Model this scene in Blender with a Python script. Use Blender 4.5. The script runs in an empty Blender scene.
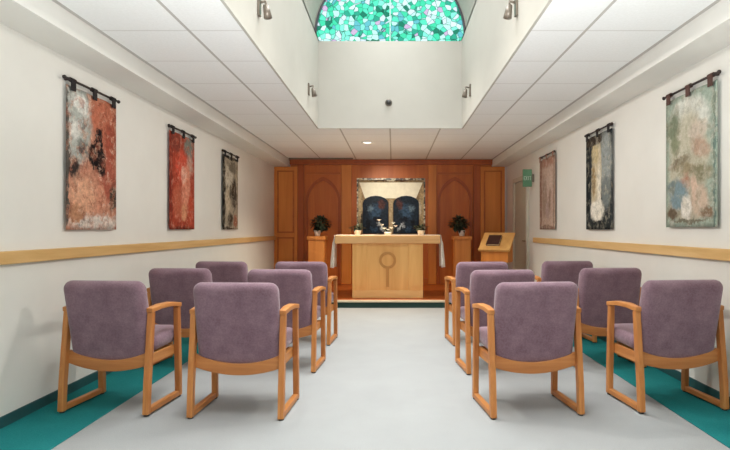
import bpy, bmesh, math, random
from mathutils import Vector, Matrix

random.seed(7)
S = bpy.context.scene
COL = S.collection
PI = math.pi


def lin(c):
    out = []
    for v in c[:3]:
        v = v / 255.0
        out.append(v / 12.92 if v <= 0.04045 else ((v + 0.055) / 1.055) ** 2.4)
    return (out[0], out[1], out[2], 1.0)


# ------------------------------------------------------------------ materials
def new_mat(name):
    m = bpy.data.materials.new(name)
    m.use_nodes = True
    nt = m.node_tree
    b = nt.nodes['Principled BSDF']
    return m, nt, b


def noise_node(nt, scale, vec=None, detail=3.0, rough=0.55):
    n = nt.nodes.new('ShaderNodeTexNoise')
    n.inputs['Scale'].default_value = scale
    n.inputs['Detail'].default_value = detail
    n.inputs['Roughness'].default_value = rough
    if vec is not None:
        nt.links.new(vec, n.inputs['Vector'])
    return n


def ramp_node(nt, fac, stops):
    r = nt.nodes.new('ShaderNodeValToRGB')
    els = r.color_ramp.elements
    while len(els) < len(stops):
        els.new(0.5)
    for e, (p, c) in zip(els, stops):
        e.position = p
        e.color = lin(c)
    nt.links.new(fac, r.inputs['Fac'])
    return r


def plain(name, c, rough=0.6, var=6, scale=8.0, metal=0.0, bump=0.0, spec=None):
    m, nt, b = new_mat(name)
    tc = nt.nodes.new('ShaderNodeTexCoord')
    n = noise_node(nt, scale, tc.outputs['Object'])
    lo = tuple(max(0, v - var) for v in c)
    hi = tuple(min(255, v + var) for v in c)
    r = ramp_node(nt, n.outputs['Fac'], [(0.3, lo), (0.7, hi)])
    nt.links.new(r.outputs['Color'], b.inputs['Base Color'])
    b.inputs['Roughness'].default_value = rough
    b.inputs['Metallic'].default_value = metal
    if spec is not None:
        b.inputs['Specular IOR Level'].default_value = spec
    if bump:
        bp = nt.nodes.new('ShaderNodeBump')
        bp.inputs['Strength'].default_value = bump
        bp.inputs['Distance'].default_value = 0.01
        nt.links.new(n.outputs['Fac'], bp.inputs['Height'])
        nt.links.new(bp.outputs['Normal'], b.inputs['Normal'])
    return m


def wood(name, dark, light, axis='z', scale=14.0, rough=0.42, spec=0.35):
    m, nt, b = new_mat(name)
    tc = nt.nodes.new('ShaderNodeTexCoord')
    mp = nt.nodes.new('ShaderNodeMapping')
    s = [scale, scale, scale]
    s['xyz'.index(axis)] = scale * 0.07
    mp.inputs['Scale'].default_value = s
    nt.links.new(tc.outputs['Object'], mp.inputs['Vector'])
    n = noise_node(nt, 1.0, mp.outputs['Vector'], 5.0, 0.6)
    n.inputs['Distortion'].default_value = 0.8
    mid = tuple((a + c) / 2 for a, c in zip(dark, light))
    r = ramp_node(nt, n.outputs['Fac'], [(0.28, dark), (0.5, mid), (0.72, light)])
    nt.links.new(r.outputs['Color'], b.inputs['Base Color'])
    b.inputs['Roughness'].default_value = rough
    b.inputs['Specular IOR Level'].default_value = spec
    return m


def fabric(name, c, var=14, scale=90.0):
    m, nt, b = new_mat(name)
    tc = nt.nodes.new('ShaderNodeTexCoord')
    n = noise_node(nt, scale, tc.outputs['Object'], 2.0, 0.7)
    n2 = noise_node(nt, 9.0, tc.outputs['Object'], 3.0, 0.6)
    mx = nt.nodes.new('ShaderNodeMath'); mx.operation = 'ADD'
    nt.links.new(n.outputs['Fac'], mx.inputs[0]); nt.links.new(n2.outputs['Fac'], mx.inputs[1])
    hf = nt.nodes.new('ShaderNodeMath'); hf.operation = 'MULTIPLY'; hf.inputs[1].default_value = 0.5
    nt.links.new(mx.outputs[0], hf.inputs[0])
    lo = tuple(max(0, v - var) for v in c)
    hi = tuple(min(255, v + var) for v in c)
    r = ramp_node(nt, hf.outputs[0], [(0.36, lo), (0.64, hi)])
    nt.links.new(r.outputs['Color'], b.inputs['Base Color'])
    b.inputs['Roughness'].default_value = 0.9
    b.inputs['Specular IOR Level'].default_value = 0.15
    b.inputs['Sheen Weight'].default_value = 0.3
    b.inputs['Sheen Roughness'].default_value = 0.5
    bp = nt.nodes.new('ShaderNodeBump'); bp.inputs['Strength'].default_value = 0.25; bp.inputs['Distance'].default_value = 0.003
    nt.links.new(n.outputs['Fac'], bp.inputs['Height']); nt.links.new(bp.outputs['Normal'], b.inputs['Normal'])
    return m


def carpet(name, c, var=9):
    m, nt, b = new_mat(name)
    tc = nt.nodes.new('ShaderNodeTexCoord')
    n = noise_node(nt, 160.0, tc.outputs['Object'], 2.0, 0.8)
    n2 = noise_node(nt, 2.2, tc.outputs['Object'], 4.0, 0.6)
    mx = nt.nodes.new('ShaderNodeMix'); mx.data_type = 'FLOAT'; mx.inputs[0].default_value = 0.3
    nt.links.new(n.outputs['Fac'], mx.inputs[2]); nt.links.new(n2.outputs['Fac'], mx.inputs[3])
    lo = tuple(max(0, v - var) for v in c)
    hi = tuple(min(255, v + var) for v in c)
    r = ramp_node(nt, mx.outputs[0], [(0.3, lo), (0.7, hi)])
    nt.links.new(r.outputs['Color'], b.inputs['Base Color'])
    b.inputs['Roughness'].default_value = 0.95
    b.inputs['Specular IOR Level'].default_value = 0.1
    bp = nt.nodes.new('ShaderNodeBump'); bp.inputs['Strength'].default_value = 0.3; bp.inputs['Distance'].default_value = 0.004
    nt.links.new(n.outputs['Fac'], bp.inputs['Height']); nt.links.new(bp.outputs['Normal'], b.inputs['Normal'])
    return m


def painted(name, base, blobs, warp=0.10, warp_scale=7.0, fleck=0.35, rough=0.9, palette=None, pal_amt=0.5):
    """Woven picture: patches of colour (cx, cz, rx, rz, angle, colour, softness) with ragged edges over a mottled ground, in metres on the cloth."""
    m, nt, b = new_mat(name)
    tc = nt.nodes.new('ShaderNodeTexCoord')

    def offset(vec, scale, amount, detail):
        n = noise_node(nt, scale, tc.outputs['Object'], detail, 0.65)
        sub = nt.nodes.new('ShaderNodeVectorMath'); sub.operation = 'SUBTRACT'; sub.inputs[1].default_value = (0.5, 0.5, 0.5)
        nt.links.new(n.outputs['Color'], sub.inputs[0])
        sc = nt.nodes.new('ShaderNodeVectorMath'); sc.operation = 'SCALE'; sc.inputs['Scale'].default_value = amount
        nt.links.new(sub.outputs[0], sc.inputs[0])
        ad = nt.nodes.new('ShaderNodeVectorMath'); ad.operation = 'ADD'
        nt.links.new(vec, ad.inputs[0]); nt.links.new(sc.outputs[0], ad.inputs[1])
        return ad.outputs[0]
    pos = offset(offset(tc.outputs['Object'], warp_scale, warp, 3.0), warp_scale * 3.2, warp * 0.9, 3.0)
    rgb = nt.nodes.new('ShaderNodeRGB'); rgb.outputs[0].default_value = lin(base)
    cur = rgb.outputs[0]

    def mix(fac, a_, colour=None, sock=None):
        mx = nt.nodes.new('ShaderNodeMix'); mx.data_type = 'RGBA'
        if isinstance(fac, float):
            mx.inputs[0].default_value = fac
        else:
            nt.links.new(fac, mx.inputs[0])
        nt.links.new(a_, mx.inputs[6])
        if sock is not None:
            nt.links.new(sock, mx.inputs[7])
        else:
            mx.inputs[7].default_value = lin(colour)
        return mx.outputs[2]
    for (cx, cz, rx, rz, ang, colr, soft) in blobs:
        mp = nt.nodes.new('ShaderNodeMapping'); mp.vector_type = 'TEXTURE'
        mp.inputs['Location'].default_value = (cx, 0, cz)
        mp.inputs['Rotation'].default_value = (0, math.radians(ang), 0)
        mp.inputs['Scale'].default_value = (rx, 20.0, rz)
        nt.links.new(pos, mp.inputs['Vector'])
        ln = nt.nodes.new('ShaderNodeVectorMath'); ln.operation = 'LENGTH'
        nt.links.new(mp.outputs[0], ln.inputs[0])
        mr = nt.nodes.new('ShaderNodeMapRange'); mr.interpolation_type = 'SMOOTHSTEP'
        mr.inputs['From Min'].default_value = 1.15; mr.inputs['From Max'].default_value = 1.15 - soft
        nt.links.new(ln.outputs['Value'], mr.inputs['Value'])
        cur = mix(mr.outputs[0], cur, colr)
    if palette:
        n3 = noise_node(nt, 15.0, pos, 4.0, 0.7)
        k = len(palette)
        r = ramp_node(nt, n3.outputs['Fac'], [(0.34 + 0.32 * i / (k - 1), c) for i, c in enumerate(palette)])
        n4 = noise_node(nt, 11.0, pos, 3.0, 0.6)
        mr = nt.nodes.new('ShaderNodeMapRange'); mr.interpolation_type = 'SMOOTHSTEP'
        mr.inputs['From Min'].default_value = 0.47; mr.inputs['From Max'].default_value = 0.60; mr.inputs['To Max'].default_value = pal_amt
        nt.links.new(n4.outputs['Fac'], mr.inputs['Value'])
        cur = mix(mr.outputs[0], cur, sock=r.outputs['Color'])
    nf = noise_node(nt, 26.0, tc.outputs['Object'], 4.0, 0.75)
    fr = nt.nodes.new('ShaderNodeMapRange')
    fr.inputs['From Min'].default_value = 0.3; fr.inputs['From Max'].default_value = 0.7
    fr.inputs['To Min'].default_value = 1.0 - fleck; fr.inputs['To Max'].default_value = 1.0 + fleck
    nt.links.new(nf.outputs['Fac'], fr.inputs['Value'])
    ml = nt.nodes.new('ShaderNodeVectorMath'); ml.operation = 'SCALE'
    nt.links.new(cur, ml.inputs[0]); nt.links.new(fr.outputs[0], ml.inputs['Scale'])
    nt.links.new(ml.outputs[0], b.inputs['Base Color'])
    b.inputs['Roughness'].default_value = rough
    b.inputs['Specular IOR Level'].default_value = 0.1
    return m


def mosaic(name, stops, scale=30.0, rough=0.35, transmit=False, lead=0.035, leadc=(50, 60, 60)):
    m, nt, b = new_mat(name)
    tc = nt.nodes.new('ShaderNodeTexCoord')
    v = nt.nodes.new('ShaderNodeTexVoronoi'); v.inputs['Scale'].default_value = scale
    nt.links.new(tc.outputs['Object'], v.inputs['Vector'])
    sp = nt.nodes.new('ShaderNodeSeparateColor'); nt.links.new(v.outputs['Color'], sp.inputs[0])
    r = ramp_node(nt, sp.outputs[0], stops)
    r.color_ramp.interpolation = 'CONSTANT'
    e = nt.nodes.new('ShaderNodeTexVoronoi'); e.feature = 'DISTANCE_TO_EDGE'; e.inputs['Scale'].default_value = scale
    nt.links.new(tc.outputs['Object'], e.inputs['Vector'])
    g = nt.nodes.new('ShaderNodeMath'); g.operation = 'GREATER_THAN'; g.inputs[1].default_value = lead
    nt.links.new(e.outputs['Distance'], g.inputs[0])
    mx = nt.nodes.new('ShaderNodeMix'); mx.data_type = 'RGBA'
    nt.links.new(g.outputs[0], mx.inputs[0]); mx.inputs[6].default_value = lin(leadc)
    nt.links.new(r.outputs['Color'], mx.inputs[7])
    if transmit:
        out = nt.nodes['Material Output']
        tr = nt.nodes.new('ShaderNodeBsdfTransparent'); nt.links.new(mx.outputs[2], tr.inputs['Color'])
        df = nt.nodes.new('ShaderNodeBsdfTranslucent'); nt.links.new(mx.outputs[2], df.inputs['Color'])
        ms = nt.nodes.new('ShaderNodeMixShader'); ms.inputs[0].default_value = 0.25
        nt.links.new(tr.outputs[0], ms.inputs[1]); nt.links.new(df.outputs[0], ms.inputs[2])
        nt.links.new(ms.outputs[0], out.inputs['Surface'])
        nt.nodes.remove(b)
    else:
        nt.links.new(mx.outputs[2], b.inputs['Base Color'])
        b.inputs['Roughness'].default_value = rough
    return m


M = {}
M['wall'] = plain('plaster_offwhite', (228, 226, 219), 0.85, 2, 3.0)
M['rear'] = plain('plaster_taupe', (118, 110, 102), 0.85, 3, 3.0)  # unseen rear wall, toned dark to cut fill on the chair backs
M['shaft'] = plain('plaster_cream', (184, 180, 170), 0.85, 2, 3.0)
M['soffit'] = plain('plaster_soffit', (226, 224, 217), 0.85, 2, 3.0)
M['carpet'] = carpet('carpet_grey', (156, 157, 156))
M['teal'] = carpet('carpet_teal', (32, 120, 120), 10)
M['dark_teal'] = carpet('carpet_dark_green', (52, 74, 68), 8)
M['vinyl'] = plain('vinyl_base', (40, 84, 86), 0.5, 4)
M['nosing'] = plain('nosing_pale', (222, 206, 176), 0.4, 5)
M['oak'] = wood('oak_chair', (164, 98, 48), (208, 144, 82), 'z', 16)
M['oak_y'] = wood('oak_chair_long', (164, 98, 48), (208, 144, 82), 'y', 16)
M['oak_x'] = wood('oak_chair_cross', (160, 97, 50), (204, 140, 82), 'x', 16)
M['mauve'] = fabric('fabric_mauve', (126, 99, 109), 13)
M['rail'] = wood('maple_rail', (206, 164, 104), (232, 196, 140), 'y', 10)
M['panel_red'] = wood('panel_cherry', (176, 90, 30), (202, 114, 46), 'z', 7)
M['panel_dark'] = wood('panel_cherry_trim', (150, 70, 22), (178, 92, 36), 'z', 7)
M['panel_trim_x'] = wood('panel_cherry_cross', (164, 82, 28), (190, 108, 42), 'x', 7)
M['panel_gold'] = wood('panel_golden', (200, 118, 46), (224, 146, 66), 'z', 7)
M['pedestal'] = wood('pedestal_oak', (190, 112, 48), (216, 144, 72), 'z', 9)
M['altar'] = wood('altar_oak', (216, 158, 88), (236, 186, 114), 'z', 8)
M['altar_x'] = wood('altar_oak_top', (214, 160, 100), (234, 190, 132), 'x', 8)
M['altar_pale'] = wood('altar_oak_plinth', (220, 176, 110), (238, 200, 136), 'x', 8)
M['inlay'] = wood('inlay_walnut', (184, 128, 66), (200, 146, 80), 'z', 12)
M['black'] = plain('rod_dark', (40, 28, 24), 0.5, 5)
M['book'] = plain('book_dark_red', (60, 22, 14), 0.5, 6)
M['white'] = plain('glazed_white', (232, 230, 222), 0.35, 3)
M['linen'] = fabric('linen_white', (236, 230, 218), 5, 120)
M['leaf'] = plain('leaf_dark_green', (40, 52, 34), 0.55, 14, 30)
M['leaf2'] = plain('leaf_grey_green', (92, 98, 72), 0.55, 14, 30)
M['petal'] = plain('petal_white', (238, 236, 230), 0.6, 4)
M['metal'] = plain('bracket_grey', (118, 108, 96), 0.4, 6, 20, 0.4)
M['sensor'] = plain('sensor_dark', (48, 46, 44), 0.35, 4)
M['door'] = plain('door_paint', (192, 188, 170), 0.6, 3)
M['door_frame'] = plain('door_frame_paint', (206, 202, 186), 0.55, 3)
M['brass'] = plain('handle_metal', (150, 140, 120), 0.3, 6, 20, 0.9)
M['exit'] = plain('exit_green', (96, 146, 112), 0.5, 6)
M['sign_white'] = plain('sign_letter', (214, 226, 212), 0.5, 3)
M['vent'] = plain('vent_dark', (104, 96, 84), 0.6, 6)
M['lens'] = None


def lamp_lens():
    m, nt, b = new_mat('downlight_lens')
    tc = nt.nodes.new('ShaderNodeTexCoord')
    n = noise_node(nt, 30, tc.outputs['Object'])
    r = ramp_node(nt, n.outputs['Fac'], [(0.3, (255, 248, 232)), (0.7, (255, 252, 240))])
    nt.links.new(r.outputs['Color'], b.inputs['Base Color'])
    nt.links.new(r.outputs['Color'], b.inputs['Emission Color'])
    b.inputs['Emission Strength'].default_value = 2.5
    return m


M['lens'] = lamp_lens()


def ceiling_tile_mat():
    m, nt, b = new_mat('ceiling_tiles')
    tc = nt.nodes.new('ShaderNodeTexCoord')
    sx = nt.nodes.new('ShaderNodeSeparateXYZ'); nt.links.new(tc.outputs['Object'], sx.inputs[0])

    def line(sock, off, pitch, half):
        a = nt.nodes.new('ShaderNodeMath'); a.operation = 'ADD'; a.inputs[1].default_value = -off + pitch * 40.5
        nt.links.new(sock, a.inputs[0])
        mo = nt.nodes.new('ShaderNodeMath'); mo.operation = 'MODULO'; mo.inputs[1].default_value = pitch
        nt.links.new(a.outputs[0], mo.inputs[0])
        s = nt.nodes.new('ShaderNodeMath'); s.operation = 'SUBTRACT'; s.inputs[1].default_value = pitch / 2
        nt.links.new(mo.outputs[0], s.inputs[0])
        ab = nt.nodes.new('ShaderNodeMath'); ab.operation = 'ABSOLUTE'; nt.links.new(s.outputs[0], ab.inputs[0])
        l = nt.nodes.new('ShaderNodeMath'); l.operation = 'LESS_THAN'; l.inputs[1].default_value = half
        nt.links.new(ab.outputs[0], l.inputs[0])
        return l.outputs[0]
    lx = line(sx.outputs['X'], -0.04, 0.69, 0.011)
    ly = line(sx.outputs['Y'], 7.93, 0.69, 0.009)
    ly2 = nt.nodes.new('ShaderNodeMath'); ly2.operation = 'MULTIPLY'; ly2.inputs[1].default_value = 0.4
    nt.links.new(ly, ly2.inputs[0])
    mxm = nt.nodes.new('ShaderNodeMath'); mxm.operation = 'MAXIMUM'
    nt.links.new(lx, mxm.inputs[0]); nt.links.new(ly2.outputs[0], mxm.inputs[1])
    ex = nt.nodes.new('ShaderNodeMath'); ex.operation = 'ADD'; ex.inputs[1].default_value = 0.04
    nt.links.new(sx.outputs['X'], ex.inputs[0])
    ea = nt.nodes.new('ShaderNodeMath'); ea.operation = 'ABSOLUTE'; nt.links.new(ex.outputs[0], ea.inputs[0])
    eg = nt.nodes.new('ShaderNodeMath'); eg.operation = 'GREATER_THAN'; eg.inputs[1].default_value = 1.99  # dark edge band painted in place of the shadow line at the soffit creases
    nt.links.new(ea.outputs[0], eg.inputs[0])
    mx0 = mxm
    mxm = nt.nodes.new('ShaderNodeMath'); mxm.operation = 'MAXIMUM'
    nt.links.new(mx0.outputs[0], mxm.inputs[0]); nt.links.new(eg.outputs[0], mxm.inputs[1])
    n = noise_node(nt, 60.0, tc.outputs['Object'], 3.0, 0.7)
    r = ramp_node(nt, n.outputs['Fac'], [(0.3, (236, 237, 235)), (0.7, (243, 244, 243))])
    mx = nt.nodes.new('ShaderNodeMix'); mx.data_type = 'RGBA'
    nt.links.new(mxm.outputs[0], mx.inputs[0]); nt.links.new(r.outputs['Color'], mx.inputs[6])
    mx.inputs[7].default_value = lin((186, 182, 176))
    nt.links.new(mx.outputs[2], b.inputs['Base Color'])
    b.inputs['Roughness'].default_value = 0.9
    bp = nt.nodes.new('ShaderNodeBump'); bp.inputs['Strength'].default_value = 0.12; bp.inputs['Distance'].default_value = 0.004
    nt.links.new(n.outputs['Fac'], bp.inputs['Height']); nt.links.new(bp.outputs['Normal'], b.inputs['Normal'])
    return m


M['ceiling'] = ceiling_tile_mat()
M['stained'] = mosaic('stained_glass_lunette', [
    (0.0, (134, 226, 200)), (0.16, (214, 240, 234)), (0.30, (150, 232, 212)), (0.44, (226, 242, 240)), (0.54, (118, 200, 182)),
    (0.64, (180, 236, 224)), (0.76, (158, 212, 216)), (0.84, (224, 232, 236)), (0.92, (104, 176, 158)), (0.97, (220, 206, 222))],
    15.0, transmit=True, lead=0.022, leadc=(96, 130, 122))
M['lead'] = plain('lead_came', (92, 88, 96), 0.5, 6)
M['mosaic'] = mosaic('mosaic_border', [
    (0.0, (196, 178, 140)), (0.2, (120, 84, 56)), (0.36, (222, 212, 180)), (0.52, (92, 98, 84)), (0.66, (170, 150, 120)),
    (0.8, (70, 60, 54)), (0.9, (205, 196, 170))], 22.0)

# ------------------------------------------------------------------ mesh helpers


def bm_new():
    return bmesh.new()


def add_box(bm, x0, x1, y0, y1, z0, z1):
    vs = [bm.verts.new((x, y, z)) for x in (x0, x1) for y in (y0, y1) for z in (z0, z1)]
    for q in ((0, 1, 3, 2), (4, 6, 7, 5), (0, 4, 5, 1), (2, 3, 7, 6), (0, 2, 6, 4), (1, 5, 7, 3)):
        bm.faces.new([vs[i] for i in q])


def add_prism(bm, pts, y0, y1):
    """Extrude an outline given in XZ between y0 and y1."""
    a = [bm.verts.new((p[0], y0, p[1])) for p in pts]
    c = [bm.verts.new((p[0], y1, p[1])) for p in pts]
    bm.faces.new(a); bm.faces.new(list(reversed(c)))
    n = len(pts)
    for i in range(n):
        j = (i + 1) % n
        bm.faces.new((a[j], a[i], c[i], c[j]))


def add_band(bm, outer, inner, y0, y1):
    """Open or closed band between two outlines of equal length in XZ, with thickness."""
    n = len(outer)
    A = [bm.verts.new((p[0], y0, p[1])) for p in outer]
    B = [bm.verts.new((p[0], y0, p[1])) for p in inner]
    Cc = [bm.verts.new((p[0], y1, p[1])) for p in outer]
    D = [bm.verts.new((p[0], y1, p[1])) for p in inner]
    for i in range(n - 1):
        j = i + 1
        bm.faces.new((A[i], A[j], B[j], B[i])); bm.faces.new((Cc[j], Cc[i], D[i], D[j]))
        bm.faces.new((A[j], A[i], Cc[i], Cc[j])); bm.faces.new((B[i], B[j], D[j], D[i]))
    bm.faces.new((A[0], B[0], D[0], Cc[0])); bm.faces.new((B[-1], A[-1], Cc[-1], D[-1]))


def add_sweep(bm, pts, half_a, half_b, side=(1, 0, 0)):
    """Rectangular bar along a polyline; half_a along `side`, half_b across it (lists or numbers)."""
    side = Vector(side).normalized()
    rings = []
    n = len(pts)
    P = [Vector(p) for p in pts]
    for i in range(n):
        t = (P[min(i + 1, n - 1)] - P[max(i - 1, 0)]).normalized()
        o = t.cross(side).normalized()
        a = half_a[i] if isinstance(half_a, (list, tuple)) else half_a
        b = half_b[i] if isinstance(half_b, (list, tuple)) else half_b
        rings.append([bm.verts.new(P[i] + side * sa * a + o * sb * b) for sa, sb in ((-1, -1), (1, -1), (1, 1), (-1, 1))])
    for i in range(n - 1):
        for k in range(4):
            l = (k + 1) % 4
            bm.faces.new((rings[i][k], rings[i][l], rings[i + 1][l], rings[i + 1][k]))
    bm.faces.new(list(reversed(rings[0]))); bm.faces.new(rings[-1])


def add_tube(bm, p0, p1, r0, r1=None, seg=12):
    r1 = r0 if r1 is None else r1
    p0, p1 = Vector(p0), Vector(p1)
    d = (p1 - p0).normalized()
    u = d.orthogonal().normalized(); w = d.cross(u)
    A = [bm.verts.new(p0 + (u * math.cos(2 * PI * k / seg) + w * math.sin(2 * PI * k / seg)) * r0) for k in range(seg)]
    B = [bm.verts.new(p1 + (u * math.cos(2 * PI * k / seg) + w * math.sin(2 * PI * k / seg)) * r1) for k in range(seg)]
    for k in range(seg):
        l = (k + 1) % seg
        bm.faces.new((A[k], A[l], B[l], B[k]))
    bm.faces.new(list(reversed(A))); bm.faces.new(B)


def add_lathe(bm, prof, axis='z', centre=(0, 0, 0), seg=20):
    c = Vector(centre)
    rings = []
    for (r, h) in prof:
        ring = []
        for k in range(seg):
            a = 2 * PI * k / seg
            p = {'z': (r * math.cos(a), r * math.sin(a), h), 'y': (r * math.cos(a), h, -r * math.sin(a)), 'x': (h, r * math.cos(a), r * math.sin(a))}[axis]
            ring.append(bm.verts.new(c + Vector(p)))
        rings.append(ring)
    for a, b in zip(rings, rings[1:]):
        for k in range(seg):
            l = (k + 1) % seg
            bm.faces.new((a[k], a[l], b[l], b[k]))
    bm.faces.new(list(reversed(rings[0]))); bm.faces.new(rings[-1])


def link(name, bm, mat, parent=None, bevel=0.0, smooth=False, seg=2, subd=0):
    bmesh.ops.recalc_face_normals(bm, faces=bm.faces[:])
    me = bpy.data.meshes.new(name)
    bm.to_mesh(me); bm.free()
    if isinstance(mat, (list, tuple)):
        for x in mat:
            me.materials.append(x)
    else:
        me.materials.append(mat)
    if smooth:
        for p in me.polygons:
            p.use_smooth = True
    o = bpy.data.objects.new(name, me)
    COL.objects.link(o)
    if parent is not None:
        o.parent = parent
    if bevel > 0:
        b = o.modifiers.new('Bevel', 'BEVEL'); b.width = bevel; b.segments = seg; b.limit_method = 'ANGLE'
        b.angle_limit = math.radians(40)
    if subd:
        s = o.modifiers.new('Subdivision', 'SUBSURF'); s.levels = subd; s.render_levels = subd
    return o


def thing(name, label, cat, loc=(0, 0, 0), rz=0.0, group=None):
    o = bpy.data.objects.new(name, None)
    COL.objects.link(o)
    o.empty_display_size = 0.2
    o.location = loc; o.rotation_euler = (0, 0, rz)
    o['label'] = label; o['category'] = cat
    if group:
        o['group'] = group
    return o


def tag(o, label, cat, group=None, kind=None):
    o['label'] = label; o['category'] = cat
    if group:
        o['group'] = group
    if kind:
        o['kind'] = kind
    return o


def struct(name, bm, mat, label, cat, **kw):
    o = link(name, bm, mat, **kw)
    o['kind'] = 'structure'; o['label'] = label; o['category'] = cat
    return o


def dup(root, loc, rz, label):
    r = root.copy(); COL.objects.link(r)
    r.location = loc; r.rotation_euler = (0, 0, rz); r['label'] = label
    for ch in list(root.children):
        c = ch.copy(); COL.objects.link(c); c.parent = r
        for g in list(ch.children):
            d = g.copy(); COL.objects.link(d); d.parent = c
    return r


def boxo(name, b, mat, parent=None, bevel=0.0):
    bm = bm_new(); add_box(bm, *b)
    return link(name, bm, mat, parent, bevel)


# ------------------------------------------------------------------ the room
XL, XR = -2.36, 2.27          # side walls
Y0, YB = -3.6, 10.9           # rear end, altar wall
ZC, ZS = 2.58, 2.44           # tiled ceiling, soffit underside
SL, SR, SY0, SY1 = -1.02, 0.94, 1.2, 7.45   # skylight shaft
SOL, SOR = -2.06, 1.98        # soffit risers
ZSP = 3.80                    # springing of the vault
R = (SR - SL) / 2; CX = (SL + SR) / 2

bm = bm_new(); add_box(bm, XL - 0.15, XR + 0.15, Y0, YB + 0.15, -0.12, 0.0)
struct('floor', bm, M['carpet'], 'pale grey carpet covering the middle of the chapel floor', 'floor')
bm = bm_new(); add_box(bm, XL, -1.86, Y0, 8.3, 0.0, 0.004)
struct('floor_left', bm, M['teal'], 'teal carpet border along the left wall', 'carpet')
bm = bm_new(); add_box(bm, 1.84, XR, Y0, 8.3, 0.0, 0.004)
struct('floor_right', bm, M['teal'], 'teal carpet border along the right wall', 'carpet')
bm = bm_new(); add_box(bm, XL - 0.15, XL, Y0, YB, 0.0, ZC + 0.1)
struct('wall_left', bm, M['wall'], 'long off-white wall on the left with three hangings', 'wall')
bm = bm_new(); add_box(bm, XR, XR + 0.15, Y0, YB, 0.0, ZC + 0.1)
struct('wall_right', bm, M['wall'], 'long off-white wall on the right with three hangings and the door', 'wall')
bm = bm_new(); add_box(bm, XL - 0.15, XR + 0.15, YB, YB + 0.15, 0.0, ZC + 0.1)
struct('wall_back', bm, M['wall'], 'end wall behind the wood panelling', 'wall')
bm = bm_new(); add_box(bm, XL - 0.15, XR + 0.15, Y0 - 0.15, Y0, 0.0, ZC + 0.1)
struct('wall_rear', bm, M['rear'], 'plain wall at the rear end of the room', 'wall')
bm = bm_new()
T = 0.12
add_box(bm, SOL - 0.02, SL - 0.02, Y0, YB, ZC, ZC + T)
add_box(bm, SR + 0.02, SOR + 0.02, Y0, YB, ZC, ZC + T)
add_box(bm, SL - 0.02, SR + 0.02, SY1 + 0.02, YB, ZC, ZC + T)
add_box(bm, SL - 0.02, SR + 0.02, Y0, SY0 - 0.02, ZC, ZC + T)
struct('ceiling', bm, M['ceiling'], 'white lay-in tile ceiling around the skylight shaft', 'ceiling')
bm = bm_new(); add_box(bm, XL, SOL, Y0, YB, ZS, ZC + T)
struct('soffit_left', bm, M['soffit'], 'plain dropped soffit along the top of the left wall', 'soffit')
bm = bm_new(); add_box(bm, SOR, XR, Y0, YB, ZS, ZC + T)
struct('soffit_right', bm, M['soffit'], 'plain dropped soffit along the top of the right wall', 'soffit')

# skylight shaft: two long sides, far end with a half-round window, near end
ARC = 28


def lunette(rad, cz, low, yy=None, k=1.0):
    pts = []
    for i in range(ARC + 1):
        a = PI * i / ARC
        pts.append((CX + rad * math.cos(a), cz + rad * k * math.sin(a)))
    return pts


bm = bm_new(); add_box(bm, SL - 0.02, SL, SY0 - 0.02, SY1 + 0.02, ZC - 0.004, ZSP)
struct('wall_shaft_left', bm, M['shaft'], 'left side of the skylight shaft, cream plaster', 'wall')
bm = bm_new(); add_box(bm, SR, SR + 0.02, SY0 - 0.02, SY1 + 0.02, ZC - 0.004, ZSP)
struct('wall_shaft_right', bm, M['shaft'], 'right side of the skylight shaft, cream plaster', 'wall')
bm = bm_new(); add_box(bm, SL, SR, SY0 - 0.02, SY0, ZC - 0.004, ZSP)
struct('wall_shaft_near', bm, M['shaft'], 'near end of the skylight shaft, cream plaster', 'wall')

WR = R * 1.03
WZ = ZSP + 0.06
# far end: below the window
ZLOW = 3.748
bm = bm_new(); add_box(bm, SL, SR, SY1, SY1 + 0.02, ZC - 0.004, ZLOW + 0.02)
struct('wall_shaft_end', bm, M['shaft'], 'far end of the skylight shaft, cream plaster below the coloured window', 'wall')


def glass_outline(r_, z0, corner=0.12):
    """half-round window with softly rounded lower corners, XZ, closed"""
    pts = []
    zc = z0 + 0.02
    n = 30
    for i in range(n + 1):
        a = PI * i / n
        pts.append((CX + r_ * math.cos(a), zc + 0.08 + r_ * math.sin(a)))
    for i in range(1, 7):
        a = PI + (PI / 2) * i / 6
        pts.append((CX - r_ + corner + corner * math.cos(a), z0 + 0.12 + (corner * math.sin(a)) * 1.0))
    for i in range(0, 6):
        a = 1.5 * PI + (PI / 2) * i / 6
        pts.append((CX + r_ - corner + corner * math.cos(a), z0 + 0.12 + corner * math.sin(a)))
    return pts


wn = thing('window_1', 'half-round stained glass window of green and white pieces at the top of the skylight shaft', 'window', (0, 0, 0))
wn['kind'] = 'structure'
GR = 1.04
go = glass_outline(GR, ZLOW)
bm = bm_new(); add_prism(bm, go, SY1 + 0.05, SY1 + 0.056)
link('stained_glass', bm, M['stained'], wn)
inn = [(CX + (p[0] - CX) * 0.975, ZLOW + 0.5 + (p[1] - ZLOW - 0.5) * 0.975) for p in go]
bm = bm_new(); add_band(bm, go + [go[0]], inn + [inn[0]], SY1 + 0.03, SY1 + 0.075)
link('window_frame', bm, M['lead'], wn)
bm = bm_new()
add_box(bm, CX - 0.007, CX + 0.007, SY1 + 0.035, SY1 + 0.07, ZLOW, ZLOW + 0.09 + GR)
link('mullion', bm, plain('mullion_pale', (170, 198, 188), 0.5, 4), wn)

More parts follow.
